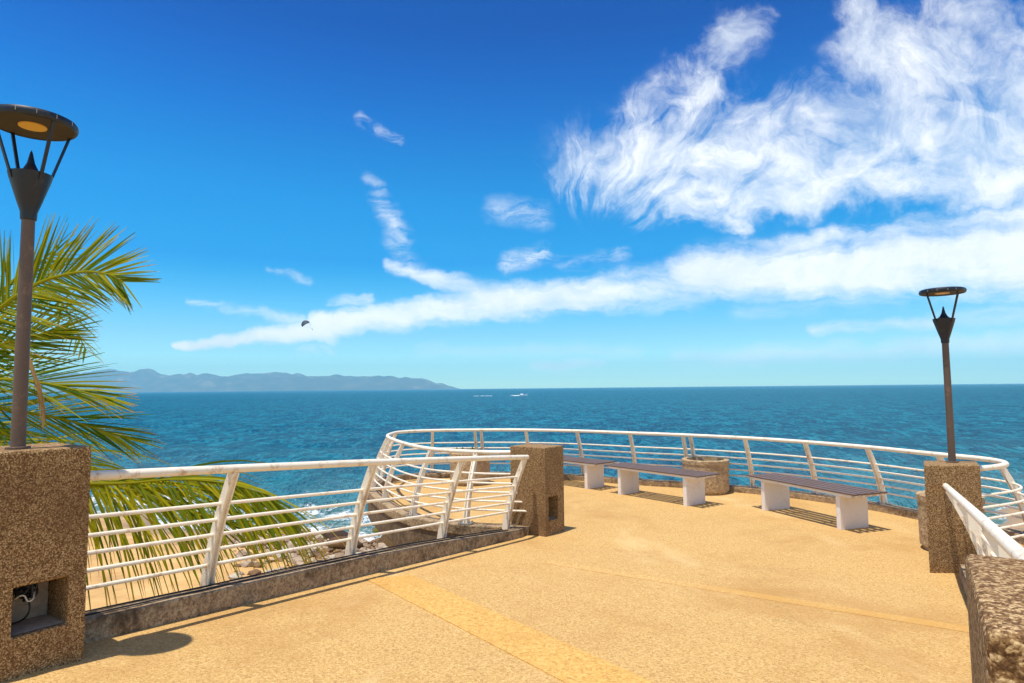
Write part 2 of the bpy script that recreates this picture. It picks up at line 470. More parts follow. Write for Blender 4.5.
# ------------------------------------------------------------------ pillars
def pillar(label, C, z0, z1, niche=None, black_line=False):
    """C: four plan corners, the niche is cut into the face C[0] -> C[1] (counter-clockwise plan)"""
    c = sum((Vector(p) for p in C), Vector((0,0)))/4
    t = thing('concrete_pillar', label, 'pillar', (c.x, c.y, z0))
    P = [Vector(p)-c for p in C]; H = z1-z0
    mb = MB(); v = mb.v
    b = [v((p.x, p.y, -.04)) for p in P]; tp = [v((p.x, p.y, H)) for p in P]
    mb.face(b[::-1]); mb.face(tp)
    for i in range(4):
        j = (i+1) % 4
        if i == 0 and niche: continue
        mb.face([b[i], b[j], tp[j], tp[i]])
    if niche:
        f0, f1, h0, h1, dep = niche
        e = (P[1]-P[0]); L = e.length; e = e/L; inn = Vector((-e.y, e.x))
        A, B_ = P[0]+e*f0, P[0]+e*f1
        q = [v((A.x, A.y, h0)), v((B_.x, B_.y, h0)), v((B_.x, B_.y, h1)), v((A.x, A.y, h1))]
        o = [b[0], b[1], tp[1], tp[0]]
        for i in range(4):
            j = (i+1) % 4; mb.face([o[i], o[j], q[j], q[i]])
        A2, B2 = A+inn*dep, B_+inn*dep
        k = [v((A2.x, A2.y, h0)), v((B2.x, B2.y, h0)), v((B2.x, B2.y, h1)), v((A2.x, A2.y, h1))]
        for i in range(4):
            j = (i+1) % 4; mb.face([q[i], q[j], k[j], k[i]])
        body = mb.build('body', M['pillar'], t, bevel=.009)
        n = MB(); g = .004
        mid = lambda x, z, d: Vector(((A.lerp(B_, x)+inn*d).x, (A.lerp(B_, x)+inn*d).y, z))
        w = [mid(.02, h0+g, dep-g), mid(.98, h0+g, dep-g), mid(.98, h1-g, dep-g), mid(.02, h1-g, dep-g)]
        n.face([n.v(x) for x in w])
        w = [mid(.02, h0+g, .02), mid(.98, h0+g, .02), mid(.98, h0+g, dep-.01), mid(.02, h0+g, dep-.01)]
        n.face([n.v(x) for x in w])
        n.build('niche_lining', M['nichewall'], t)
        if black_line:
            cb = MB()
            rnd = random.Random(3)
            for s in range(11):
                pts = [mid(.3+.2*rnd.random(), h0+.10+.05*rnd.random(), dep*.75)]
                for k2 in range(6):
                    pts.append(mid(.16+.42*rnd.random(), h0+.13+.10*rnd.random(), dep*(.35+.5*rnd.random())))
                cb.tube(catmull(pts, 5), .0055, 6)
            cb.tube(catmull([mid(.40, h0+.14, dep*.5), mid(.44, h0+.09, dep*.4), mid(.40, h0+.05, dep*.45), mid(.33, h0+.025, dep*.6), mid(.2, h0+.015, dep*.7)], 6), .0045, 6)
            wire = cb.build('wire_tangle', M['black_line'], t)
            cb = MB()
            cb.tube(catmull([mid(.16, h0+.14, dep*.4), mid(.22, h0+.155, dep*.3), mid(.30, h0+.15, dep*.3), mid(.36, h0+.125, dep*.28), mid(.46, h0+.13, dep*.3), mid(.50, h0+.15, dep*.4)], 5), .0035, 6)
            cb.build('taped_wire', M['tape'], wire)
    else:
        mb.build('body', M['pillar'], t, bevel=.009)
    return t
e = Vector((.58,.815)); inn = Vector((-.815,.58)); C1 = Vector((-2.006,3.075))
LP = [C1-e*.42, C1, C1+inn*.42, C1-e*.42+inn*.42]
pillar('concrete pillar holding a wire-filled niche, with the nearer lamp post standing on it', LP, TOP, 1.345, (.135,.345,.175,.385,.22), True)
MP = [(.345,7.02), (.57,7.32), (.19,7.60), (-.035,7.30)]
pillar('brown concrete pillar with an empty square niche, without any lamp, at the start of the platform', MP, 0, .95, (.06,.25,.16,.41,.2))
RP = [(3.53,5.568), (3.985,5.53), (4.19,5.86), (3.74,5.90)]
pillar('concrete pillar carrying the slim lamp post, beside the platform\'s far right railing end', RP, 0, .905)
e2 = Vector((.535,.845)); i2 = Vector((.845,-.535)); C2 = Vector((.697,1.013))
NP = [C2, C2-e2*.375, C2-e2*.375+i2*.42, C2+i2*.42]
pillar('cropped concrete pillar in the bottom corner, its rough pebbled top seen from close above', NP, TOP, 1.34)

# ------------------------------------------------------------------ street lamps
def lamp(label, loc):
    t = thing('street_lamp', label, 'street lamp', loc, 0, 'lamp posts on pillars')
    m = MB(); m.lathe([(.048,0),(.048,.010),(.029,.012),(.028,.55),(.0265,1.09)], seg=20); m.build('pole', M['pole'], t, smooth='auto')
    m = MB(); m.lathe([(.026,1.06),(.032,1.065),(.034,1.10),(.050,1.15),(.082,1.255),(.088,1.282),(.080,1.284),(.050,1.288),(.030,1.305),(.016,1.335),(.006,1.385),(0,1.40)], seg=28)
    m.build('bowl', M['black'], t, smooth='auto')
    for k in range(4):
        a = math.pi/4+k*math.pi/2+.35; d = Vector((math.cos(a), math.sin(a), 0)); s = Vector((-d.y, d.x, 0))
        m = MB(); p0 = d*.078+Vector((0,0,1.245)); p1 = d*.166+Vector((0,0,1.515)); ax = (p1-p0).normalized()
        m.box((p0+p1)/2, s, ax.cross(s), ax, (.007,.004,(p1-p0).length/2)); m.build('strut', M['black'], t)
    m = MB(); m.lathe([(0,1.556),(.12,1.555),(.162,1.551),(.175,1.545),(.181,1.534),(.181,1.522),(.176,1.511),(.168,1.508),(.164,1.514)], seg=48); hood = m.build('hood', M['black'], t, smooth='auto')
    m = MB(); m.lathe([(.1655,1.513),(.056,1.516)], seg=48); m.build('hood_lining', M['hoodin'], hood)
    m = MB(); m.lathe([(.057,1.517),(.056,1.511),(0,1.508)], seg=32); m.build('light_disc', M['amber'], hood, smooth='auto')
    m = MB(); rg = random.Random(4)
    for k in range(14):
        a = 2*math.pi*k/14+.1+rg.uniform(-.08,.08); d = Vector((math.cos(a), math.sin(a), 0)); s = Vector((-d.y, d.x, 0))
        m.box(d*.1806+Vector((0,0,1.529)), d, s, (0,0,1), (.0012,.0013,.009))
    seam = m.build('rim_seams', M['seam'], hood); seam['kind'] = 'stuff'
    return t
l1 = lamp('black cone-headed lamp post in front of the palm, on the pillar with the wire niche', (-2.262,2.95,1.345))
l2 = copy_tree(l1); l2.location = (3.90,5.75,.905); l2.rotation_euler.z = .62
l2.name = 'street_lamp.001'
tag(l2, 'slim black lamp post silhouetted against sea and sky, on the pillar past the benches', 'street lamp', 'lamp posts on pillars')

# ------------------------------------------------------------------ benches
def bench(label):
    t = thing('bench', label, 'bench', (0,0,0), 0, 'slatted benches on the platform')
    m = MB(); n = 5; wd = .48; g = .030; sw_ = (wd-g*(n-1))/n
    for k in range(n):
        y = -wd/2+sw_/2+k*(sw_+g)
        m.box((0, y, .416), (1,0,0), (0,1,0), (0,0,1), (.86, sw_/2, .009))
    m.build('seat', M['wood'], t, bevel=.004)
    m = MB()
    for y in (-.2, .2): m.box((0, y, .391), (1,0,0), (0,1,0), (0,0,1), (.80,.018,.0155))
    for x in (-.79, -.3, .3, .79): m.box((x, 0, .390), (1,0,0), (0,1,0), (0,0,1), (.016,.178,.0135))
    for x in (-.61, .61): m.box((x, 0, .3915), (1,0,0), (0,1,0), (0,0,1), (.105,.222,.011))  # plates added over the legs to block sun coming through the slat gaps
    m.build('seat_frame_sun_plates', M['creamwhite'], t)
    for x in (-.60, .60):
        m = MB(); m.box((x, 0, .183), (1,0,0), (0,1,0), (0,0,1), (.03,.205,.19)); m.build('leg', M['creamwhite'], t, bevel=.01)
    return t
b2 = bench('white-legged slatted bench in front of the plain round concrete planter, middle one of three')
b2.location = (2.10,9.32,0); b2.rotation_euler.z = math.atan2(-.80,.60)
for lab, loc, d in [('white-legged slatted bench partly hidden behind the niche pillar', (.90,10.82,0), (.66,-.75)),
                    ('white-legged slatted bench nearest the slim lamp post, wholly in view', (3.60,7.87,0), (.33,-.944))]:
    b = copy_tree(b2); b.location = loc; b.rotation_euler.z = math.atan2(d[1], d[0]); b['label'] = lab

# ------------------------------------------------------------------ planters
def planter(label, loc, rad=.335, h=.53, plant=False):
    t = thing('round_planter', label, 'planter', loc, 0, 'round concrete planters')
    m = MB(); m.lathe([(0,0),(rad-.03,0),(rad-.02,.035),(rad,.045),(rad+.004,h-.07),(rad+.012,h-.06),(rad+.012,h-.008),(rad+.004,h),(rad-.06,h),(rad-.07,h-.1),(rad-.07,h-.16)], seg=48)
    m.build('pot', M['planter'], t, smooth='auto')
    m = MB(); m.lathe([(rad-.068,h-.13),(.15,h-.115),(0,h-.11)], seg=32); m.build('soil', M['soil'], t)
    return t
planter('bare round concrete planter by the sea railing, behind the middle bench', (2.92,9.84,0), .335, .50)
planter('round concrete planter with low green plants, seen through the railing', (-.73,10.95,0))
planter('round concrete planter mostly hidden behind the pillar under the slim lamp', (4.225,6.30,0), .265)
def leafy(name, label, loc, rad, n, hh, mat, cat='plant', seed=1):
    rnd = random.Random(seed); mb = MB(); bm = mb.bm
    lay = bm.loops.layers.color.new('tint')
    for k in range(n):
        a = rnd.uniform(0, 6.28); rr_ = rad*math.sqrt(rnd.random()); el = rnd.uniform(.3, 1.4)
        p = Vector((rr_*math.cos(a), rr_*math.sin(a), rnd.uniform(0, hh*.6)))
        b_ = rnd.uniform(0, 6.28); d = Vector((math.cos(b_)*math.cos(el), math.sin(b_)*math.cos(el), math.sin(el)))
        s = d.cross(Vector((0,0,1))).normalized(); L = rnd.uniform(.5, 1)*hh*.8; w = L*.22
        vs = [mb.v(p), mb.v(p+d*L*.5+s*w), mb.v(p+d*L+Vector((0,0,-L*.2))), mb.v(p+d*L*.5-s*w)]
        f = mb.face(vs); c = rnd.random()
        for l in f.loops: l[lay] = (c, rnd.random()**4, 0, 1)
    o = mb.build(name, mat, keep_normals=True); o.location = loc
    return tag(o, label, cat)
leafy('planter_shrub', 'low green plants growing in the round planter behind the railing', (-.73,10.95,.39), .25, 260, .19, M['green'])

# ------------------------------------------------------------------ two thin black lines along the front kerb
m = MB()
for o_, hh in ((.062,.005),(.128,.005)):
    pts = []
    for i in range(30):
        t = i/29*.93; p = K0.lerp(K1, t)+kn*(o_+.006*math.sin(t*23+o_*9)); pts.append((p.x, p.y, zd(p.x, p.y)+KH(t*.98+.02)+hh))
    m.tube(pts, .0045, 6)
tag(m.build('black_line', M['black_line'], smooth=True), 'pair of thin black lines along the outer kerb under the straight railing', 'black_line')

# ------------------------------------------------------------------ palm
def frond(parent, ctrl, face, L, n, droop, a0=68, a1=22, width=.026, both=(1, -1), seed=1, prof=None, drip=0, sag=0, jit=7, tip=None, gold=0, name='frond', mat='leaf', brown=.35, wob=.1):
    rnd = random.Random(seed); mb = MB(); bm = mb.bm; lay = bm.loops.layers.color.new('tint')
    P = catmull(ctrl, 10); cl = [0]
    for a, b in zip(P, P[1:]): cl.append(cl[-1]+(b-a).length)
    def at(t):
        x = t*cl[-1]
        for i in range(len(P)-1):
            if cl[i+1] >= x-1e-9:
                f = (x-cl[i])/max(1e-9, cl[i+1]-cl[i]); return P[i].lerp(P[i+1], f), (P[i+1]-P[i]).normalized()
        return P[-1], (P[-1]-P[-2]).normalized()
    face = Vector(face).normalized()
    def paint_(f, c): 
        for l, cc in zip(f.loops, c): l[lay] = cc
    # rib
    k0 = len(bm.faces)
    mb.tube(P[::3]+[P[-1]], .012, 6, radii=[.02*(1-.85*i/(len(P[::3]))) for i in range(len(P[::3])+1)])
    bm.faces.ensure_lookup_table()
    for f in bm.faces[k0:]:
        for l in f.loops: l[lay] = (.9, .15, 0, 1)
    for k in range(n):
        t = .14+.86*(k+.5)/n
        p, T = at(t)
        for sd in both:
            S = (T.cross(face)).normalized()*sd
            a = R(a0+(a1-a0)*t+rnd.uniform(-jit, jit))
            d = (T*math.cos(a)+S*math.sin(a)+face*rnd.uniform(-wob, wob*1.6)+Vector((0,0,-sag))).normalized()
            pr_ = prof(t) if prof else (math.sin(math.pi*min(1, .18+t*.72))**.7)
            ll = L*pr_*rnd.uniform(.85, 1.08)
            tint = min(1, rnd.random()+gold); br = 1 if rnd.random() < brown else .0
            segs = 6; wv = d.cross(face).normalized()
            tw = rnd.uniform(-.9, .9); wv = (wv*math.cos(tw)+face*math.sin(tw)).normalized()
            prev = None; q = p.copy(); dd = d.copy()
            for i in range(segs+1):
                u = i/segs
                w = width*(min(1, .45+u*2.2))*(1-u**2.2)*.5+.0012
                vv = (mb.v(q+wv*w), mb.v(q-wv*w))
                if prev:
                    f = mb.face([prev[0], prev[1], vv[1], vv[0]])
                    g0 = max(0, ((i-1)/segs-.62)/.38)*br; g1 = max(0, (u-.62)/.38)*br
                    paint_(f, [(tint, g0, 0, 1), (tint, g0, 0, 1), (tint, g1, 0, 1), (tint, g1, 0, 1)])
                prev = vv
                dd = (dd+Vector((0,0,-1))*(droop*(.35+u)+drip)*(1/segs)).normalized()
                q = q+dd*(ll/segs)
    return mb.build(name, M[mat], parent, keep_normals=True)
palm = thing('palm_tree', 'coconut palm with arching yellow-green fronds behind the lamp pillar and railing', 'palm tree', (-4.75,4.85,-1.35))
off_p = Vector((4.75,-4.85,1.35))
def F(ctrl, *a, **k): return frond(palm, [Vector(c)+off_p for c in ctrl], *a, **k)
CR = (-4.30,4.65,1.62)
m = MB(); m.tube(catmull([Vector(q)+off_p for q in [(-4.75,4.85,-1.5),(-4.7,4.82,-.6),(-4.52,4.75,.5),CR]], 8), .13, 14, radii=[.17-.06*i/24+(.008 if i % 2 else 0) for i in range(25)])
m.build('trunk', M['trunk'], palm, smooth=True)
F([CR,(-3.78,4.6,2.14),(-3.46,4.6,2.38),(-3.16,4.6,2.47),(-2.95,4.6,2.46),(-2.82,4.6,2.40)], (.15,-1,.25), .58, 130, .08, 76, 30, width=.0125, gold=.2, seed=2, brown=.1, wob=.06)
F([CR,(-3.95,4.75,1.90),(-3.65,4.8,2.02),(-3.4,4.8,2.06)], (.2,-1,.1), .66, 40, .03, 60, 4, width=.013, seed=3, brown=.2, wob=.05)
F([CR,(-3.8,4.55,1.70),(-3.3,4.5,1.67),(-2.85,4.45,1.57)], (.2,-.9,.5), .66, 30, .08, 32, 5, width=.013, seed=4, brown=.75, wob=.05)
F([CR,(-3.8,4.7,1.50),(-3.3,4.75,1.40),(-2.85,4.75,1.26)], (.1,-.9,.5), .66, 32, .12, 36, 8, width=.013, seed=5, brown=.6, wob=.05)
F([CR,(-3.9,4.55,1.35),(-3.65,4.5,1.2),(-3.4,4.5,1.08)], (.3,-.8,.5), .6, 26, .15, 40, 12, width=.013, seed=15, brown=.6, wob=.05)
F([CR,(-4.2,4.5,2.5),(-4.1,4.4,3.1),(-3.95,4.3,3.6)], (.1,-1,.0), .5, 44, .2, 50, 20, width=.013, seed=6, brown=.3)
F([CR,(-4.05,4.9,2.25),(-3.9,5.1,2.6),(-3.7,5.2,2.75)], (.1,-1,.2), .5, 32, .15, 60, 24, width=.013, seed=16, brown=.1)
# the fronds hanging behind the railing
PF = lambda t: .75+.25*math.sin(math.pi*min(1, t*1.1))
F([CR,(-3.95,4.95,1.22),(-3.55,5.1,.92),(-3.15,5.2,.87),(-2.75,5.25,.89),(-2.35,5.25,.86),(-1.98,5.25,.76)], (.1,-.75,.65), 1.15, 84, .62, 78, 8, width=.020, seed=7, brown=.5, drip=.35, sag=.42, jit=13, gold=.35, prof=PF, wob=.2)
F([CR,(-3.8,5.3,1.1),(-3.2,5.5,.80),(-2.7,5.6,.76),(-2.3,5.6,.66)], (.1,-.75,.65), 1.0, 46, .6, 70, 6, width=.019, seed=18, brown=.5, drip=.3, sag=.3, jit=14, gold=.2, prof=PF, wob=.2)
F([CR,(-3.7,5.5,.95),(-2.9,5.7,.55),(-2.3,5.7,.42)], (.1,-.75,.65), .85, 34, .5, 60, 5, width=.018, seed=19, brown=.6, drip=.2, sag=.1, jit=14, gold=.3, prof=PF, wob=.2)
# fronds outside the frame
for k, (dx, dy, dz) in enumerate([(-1.9,.3,1.0), (-1.6,-.4,.3), (-1.2,1.6,.9), (-.2,2.1,.7), (-1.3,1.2,-.3)]):
    c = Vector(CR)
    F([c, c+Vector((dx*.35, dy*.35, dz*.5+.35)), c+Vector((dx*.7, dy*.7, dz*.8+.4)), c+Vector((dx, dy, dz*.6))], (0,-.2,1), .55, 34, .4, seed=20+k)
frond(palm, [Vector(q)+off_p for q in [(-3.36,4.4,1.86),(-3.30,4.38,1.80),(-3.22,4.36,1.62),(-3.17,4.36,1.44)]], (0,-1,0), .20, 5, .8, 14, 6, width=.022, seed=31, name='dry_leaf', mat='dry', drip=.8)

# ------------------------------------------------------------------ beach, stones, sea
def shore(x):
    pts = [(-80,27),(-30,24),(-13,20),(-8,18.2),(-4.7,16.6),(0,15.6),(6,14.6),(11,16.6),(15,19.2),(30,23),(80,30)]
    for (a, ya), (b_, yb) in zip(pts, pts[1:]):
        if x <= b_:
            t = max(0, (x-a)/(b_-a)); t = t*t*(3-2*t); return ya+(yb-ya)*t+.5*math.sin(x*.9)+.3*math.sin(x*2.1+1)
    return 30
def beach_z(x, y):
    d = shore(x)-y
    z = SEA+.085*d if d < 0 else SEA+.115*d-.0022*d*d
    if d > 26: z = SEA+.115*26-.0022*676
    z = max(z, SEA-3)
    return z+.05*mnoise.noise(Vector((x*.5, y*.5, 0)))+.018*mnoise.noise(Vector((x*2.1, y*2.1, 4)))
mb = MB(); xs = [-70+140*i/200 for i in range(201)]; ys = [-12+52*j/110 for j in range(111)]
gv = [[mb.v((x, y, beach_z(x, y))) for x in xs] for y in ys]
for j in range(110):
    for i in range(200): mb.face([gv[j][i], gv[j][i+1], gv[j+1][i+1], gv[j+1][i]])
m_, nt, b = newmat('beach_sand'); n = N(nt); p = n.pos()
g = n.noise(p, 1.1, 6, .65); f = n.noise(p, 60, 3, .7)
c = n.ramp(n.m('ADD', n.m('MULTIPLY', g, .7), n.m('MULTIPLY', f, .3)), [(.35, (.42,.24,.09)), (.52, (.60,.36,.125)), (.66, (.68,.44,.18))])
sx = n.new('ShaderNodeSeparateXYZ'); nt.links.new(p, sx.inputs[0])
wet = n.smooth(n.m('ADD', sx.outputs[2], n.m('MULTIPLY', g, .3)), SEA+.55, SEA+.12)
c = n.mix(n.m('MULTIPLY', wet, .75), c, (.20,.13,.065))
nt.links.new(c, b.inputs['Base Color']); nt.links.new(n.m('SUBTRACT', .95, n.m('MULTIPLY', wet, .6)), b.inputs['Roughness'])
nt.links.new(n.bump(n.m('ADD', g, n.m('MULTIPLY', f, .2)), .5, .05), b.inputs['Normal'])
tag(mb.build('beach', m_, smooth=True), kind='structure')

m_, nt, b = newmat('shore_stone'); n = N(nt); p = n.pos()
t = n.attr('tint')
c = n.mix(1.0, t.outputs['Color'], n.ramp(n.noise(p, 18, 5, .7), [(.3, (.55,.55,.55)), (.7, (1.1,1.1,1.1))]), 'MULTIPLY')
nt.links.new(c, b.inputs['Base Color']); b.inputs['Roughness'].default_value = .85
M['stone'] = m_
def stone(mb, c, r, rnd, sub, colr, lay):
    tmp = bmesh.new(); bmesh.ops.create_icosphere(tmp, subdivisions=sub, radius=1)
    ax = Vector((rnd.uniform(.8,1.4), rnd.uniform(.7,1.1), rnd.uniform(.45,.75))); rot = Matrix.Rotation(rnd.uniform(0, 6.3), 3, 'Z') @ Matrix.Rotation(rnd.uniform(-.4,.4), 3, 'X')
    s = rnd.uniform(0, 90); mp = {}
    for v in tmp.verts:
        q = v.co.copy(); k = 1+.38*mnoise.noise(q*1.1+Vector((s, 0, 0)))+.14*mnoise.noise(q*3.1+Vector((s, 5, 0)))
        q = Vector((q.x*ax.x, q.y*ax.y, q.z*ax.z))*k*r
        mp[v] = mb.v(rot @ q+Vector(c))
    for f in tmp.faces:
        g = mb.face([mp[v] for v in f.verts])
        for l in g.loops: l[lay] = (*colr, 1)
    tmp.free()
rnd = random.Random(11)
mb = MB(); lay = mb.bm.loops.layers.color.new('tint')
pal = [(.62,.52,.42), (.70,.62,.52), (.5,.38,.26), (.42,.30,.2), (.75,.7,.62), (.55,.42,.25)]
for k in range(2100):
    x = rnd.uniform(-8, -.4); y = shore(x)-abs(rnd.gauss(0, 1))*3.2-.1
    if x/y < -.40-.05*rnd.random() or y > 18.6 or y < 9.5 or (y < 12.4 and x > -2.6): continue
    r_ = .04+.11*rnd.random()**2.2
    stone(mb, (x, y, beach_z(x, y)+r_*.2), r_, rnd, 1, rnd.choice(pal), lay)
tag(mb.build('pebbles', M['stone']), 'pale pebbles strewn over the shore below the railing', 'pebbles', kind='stuff')
rocks = [(-4.45,16.3,.34,(.24,.15,.08),'brown wet rock at the water edge just below the straight railing'),
         (-3.5,17.6,.26,(.42,.38,.03),'small yellow-green algae-covered rock standing in the foam'),
         (-5.9,17.3,.30,(.20,.14,.08),'dark low rock awash in the foam beyond the palm frond tips'),
         (-3.9,15.0,.42,(.40,.27,.10),'ochre boulder beside the corner of the platform slab'),
         (-2.9,15.4,.40,(.36,.26,.07),'mossy yellowish boulder almost touching the platform slab')]
for x, y, r_, c_, lab in rocks:
    mb = MB(); lay = mb.bm.loops.layers.color.new('tint')
    stone(mb, (0,0,0), r_, rnd, 3, c_, lay)
    o = mb.build('rock', M['stone'], smooth=True); o.location = (x, y, max(beach_z(x, y), SEA-.08)+r_*.22)
    tag(o, lab, 'rock', 'rocks on the shore')

# sea: fan-shaped sheet out to the horizon, real swell near the shore
mb = MB(); bm = mb.bm
rad = []; r_ = 11.0
while r_ < 8900: rad.append(r_); r_ *= 1.0165 if r_ < 120 else (1.035 if r_ < 700 else 1.10)
rad.append(8900)
NA = 420; A0, A1 = R(-70), R(70)
fl = bm.verts.layers.float.new('foam'); dl = bm.verts.layers.float.new('shallow')
def swell(x, y):
    fade = 1/(1+(math.hypot(x, y)/120)**2)
    d = y-shore(x)
    z = .10*math.sin(y*.55+x*.08+1.6*mnoise.noise(Vector((x*.05, y*.05, 0))))+.20*mnoise.noise(Vector((x*.22, y*.42, 1)))+.10*mnoise.noise(Vector((x*.7, y*1.1, 2)))+.05*mnoise.noise(Vector((x*1.7, y*2.3, 5)))
    z *= fade*min(1, max(.15, d/6))
    # one small breaking wave
    wv = math.exp(-((d-3.6-.5*mnoise.noise(Vector((x*.25, 0, 7))))/.75)**2)*(.42+.25*mnoise.noise(Vector((x*.18, 3, 7))))
    return z+max(0, wv)*.8
rows = []
for q in rad:
    row = []
    for i in range(NA+1):
        a = A0+(A1-A0)*i/NA; x, y = q*math.sin(a), q*math.cos(a)
        v = mb.v((x, y, SEA+swell(x, y))); d = y-shore(x)
        br = math.exp(-((d-2.6)/.9)**2)
        v[fl] = max(0, min(1, (.95 if x < 4 else .7)*math.exp(-max(0, d)/(2.3 if x < 4 else 1.3))+.45*br+.42*math.exp(-((d-6.5)/1.6)**2)*max(0, min(1, .4-x*.1))))
        v[dl] = math.exp(-max(0, d)/(13.0 if x < 2 else 8.0))
        row.append(v)
    rows.append(row)
for a, b_ in zip(rows, rows[1:]):
    for i in range(NA): mb.face([a[i], a[i+1], b_[i+1], b_[i]])
m_, nt, b = newmat('sea_water'); n = N(nt); p = n.pos()
fo = n.attr('foam').outputs['Fac']; sh = n.attr('shallow').outputs['Fac']
mp = n.new('ShaderNodeMapping'); nt.links.new(p, mp.inputs[0]); mp.inputs['Scale'].default_value = (1.9,.85,1)
pv = mp.outputs[0]
w1 = n.noise(pv, .35, 4, .6); w2 = n.noise(pv, 1.4, 4, .6); w3 = n.noise(pv, 5.5, 3, .6); w0 = n.noise(pv, .06, 4, .6)
mp2 = n.new('ShaderNodeMapping'); nt.links.new(p, mp2.inputs[0]); mp2.inputs['Scale'].default_value = (.12,1,1)
patch = n.noise(mp2.outputs[0], .02, 5, .6)
deep = n.mix(n.smooth(patch, .35, .65), (.001,.053,.102), (.002,.069,.124))
shal = n.mix(n.smooth(w0, .35, .65), (.045,.185,.20), (.13,.28,.275))
rip = n.m('ADD', n.m('MULTIPLY', w1, .5), n.m('MULTIPLY', w2, .5))
deep = n.mix(n.smooth(rip, .45, .60), deep, (.010,.205,.275))  # lighter ripple crests: glints off wave facets painted into the water colour
c = n.mix(sh, deep, shal)
c = n.mix(n.smooth(sh, .72, 1.0), c, (.11,.20,.16))
fn = n.m('ADD', n.m('MULTIPLY', n.noise(p, 1.6, 6, .7, .8), .6), n.m('MULTIPLY', n.noise(p, 7, 4, .7), .4))
fm = n.smooth(n.m('ADD', n.m('MULTIPLY', fo, .52), fn), .80, .98)
caps = n.smooth(n.m('MULTIPLY', n.noise(pv, .5, 6, .72), n.smooth(patch, .4, .7)), .60, .70)
fm = n.m('MAXIMUM', fm, n.m('MULTIPLY', caps, .55))
c = n.mix(fm, c, (.85,.88,.88))
nrm = n.bump(w1, .9, 1.2); nrm = n.bump(w2, .9, .35, nrm); nrm = n.bump(w3, .9, .10, nrm)
nt.nodes.remove(b)
df = n.new('ShaderNodeBsdfDiffuse'); nt.links.new(c, df.inputs[0]); nt.links.new(nrm, df.inputs['Normal'])
gl = n.new('ShaderNodeBsdfGlossy'); gl.inputs[0].default_value = (.60,.88,1,1); nt.links.new(n.m('ADD', .16, n.m('MULTIPLY', fm, .5)), gl.inputs['Roughness']); nt.links.new(nrm, gl.inputs['Normal'])
lw_ = n.new('ShaderNodeFresnel'); lw_.inputs[0].default_value = 1.333; nt.links.new(nrm, lw_.inputs['Normal'])
fr = n.m('MULTIPLY', n.m('MINIMUM', lw_.outputs[0], .32), n.m('SUBTRACT', 1.0, fm))
ms = n.new('ShaderNodeMixShader'); nt.links.new(fr, ms.inputs[0]); nt.links.new(df.outputs[0], ms.inputs[1]); nt.links.new(gl.outputs[0], ms.inputs[2])
nt.links.new(ms.outputs[0], nt.nodes['Material Output'].inputs[0])
tag(mb.build('sea', m_, smooth=True, keep_normals=True), kind='structure')

# ------------------------------------------------------------------ far hills
prof = [(-9200,140),(-7600,230),(-6600,255),(-5650,268),(-5150,303),(-4590,310),(-4200,262),(-3900,229),(-3500,226),(-3130,236),(-2650,256),(-2350,222),(-2150,200),(-1700,190),(-1300,170),(-1150,150),(-900,90),(-780,40),(-640,-6)]
def hprof(x):
    for (a, ha), (c_, hc) in zip(prof, prof[1:]):
        if a <= x <= c_:
            t = (x-a)/(c_-a); t = t*t*(3-2*t); return ha+(hc-ha)*t
    return -10
mb = MB(); nx, ny = 260, 26; hv = []
for j in range(ny+1):
    row = []
    for i in range(nx+1):
        x = -9200+(9200-640)*i/nx; y = 7250+1250*j/ny; t = j/ny
        env = math.sin(min(1, t/.6)*math.pi/2)
        rg = abs(mnoise.noise(Vector((x*.0022, y*.0012, 0))))*1.0+.5*abs(mnoise.noise(Vector((x*.006, y*.003, 3))))
        z = hprof(x)*env*(1-.95*(1-t)*min(.8, rg))+14*mnoise.noise(Vector((x*.008, y*.004, 9)))*env
        if t > .6: z *= 1-.5*(t-.6)/.4
        row.append(mb.v((x, y, max(-6, z-4))))
    hv.append(row)
for j in range(ny):
    for i in range(nx): mb.face([hv[j][i], hv[j][i+1], hv[j+1][i+1], hv[j+1][i]])
m_, nt, b = newmat('hill_forest'); n = N(nt); p = n.pos()
c = n.ramp(n.noise(p, .006, 6, .7), [(.35, (.015,.03,.012)), (.55, (.05,.065,.03)), (.70, (.24,.18,.12))])
nt.links.new(c, b.inputs['Base Color']); b.inputs['Roughness'].default_value = 1
tag(mb.build('hills', m_, smooth=True), kind='structure')

# ------------------------------------------------------------------ boat, wakes, parasail
bt = thing('motorboat', 'small white motorboat speeding across the bay near the horizon', 'boat', (4.6,310,SEA))
bt.rotation_euler.z = R(4); bt.scale = (.72,.72,.72)
m = MB()
secs = [(-3.4,1.05,.75),(-1.5,1.15,.8),(1,1.05,.95),(2.6,.6,1.15),(3.6,.06,1.3)]
rings = []
for x, w, h in secs: rings.append([m.v((x, -w, h)), m.v((x, -w*.75, .1)), m.v((x, 0, -.25+.1*max(0, x))), m.v((x, w*.75, .1)), m.v((x, w, h))])
for a, b_ in zip(rings, rings[1:]):
    for i in range(4): m.face([a[i], a[i+1], b_[i+1], b_[i]])
    m.face([a[4], a[0], b_[0], b_[4]])
m.face(rings[0]); m.face(rings[-1][::-1])
m.build('hull', M['boatwhite'], bt)
m = MB(); m.hexa([(-1.2,-.8,.78),(1.2,-.7,.9),(1.2,.7,.9),(-1.2,.8,.78)], [(-1.0,-.7,1.5),(.5,-.6,1.5),(.5,.6,1.5),(-1.0,.7,1.5)]); m.build('cabin', M['boatwhite'], bt)
m = MB(); m.box((-.25,0,1.55), (1,0,0), (0,1,0), (0,0,1), (1.0,.75,.05)); m.build('cabin_roof', M['boatwhite'], bt)
m = MB(); m.box((-3.6,0,.7), (1,0,0), (0,1,0), (0,0,1), (.22,.25,.4)); m.build('outboard_motor', M['boatdark'], bt)
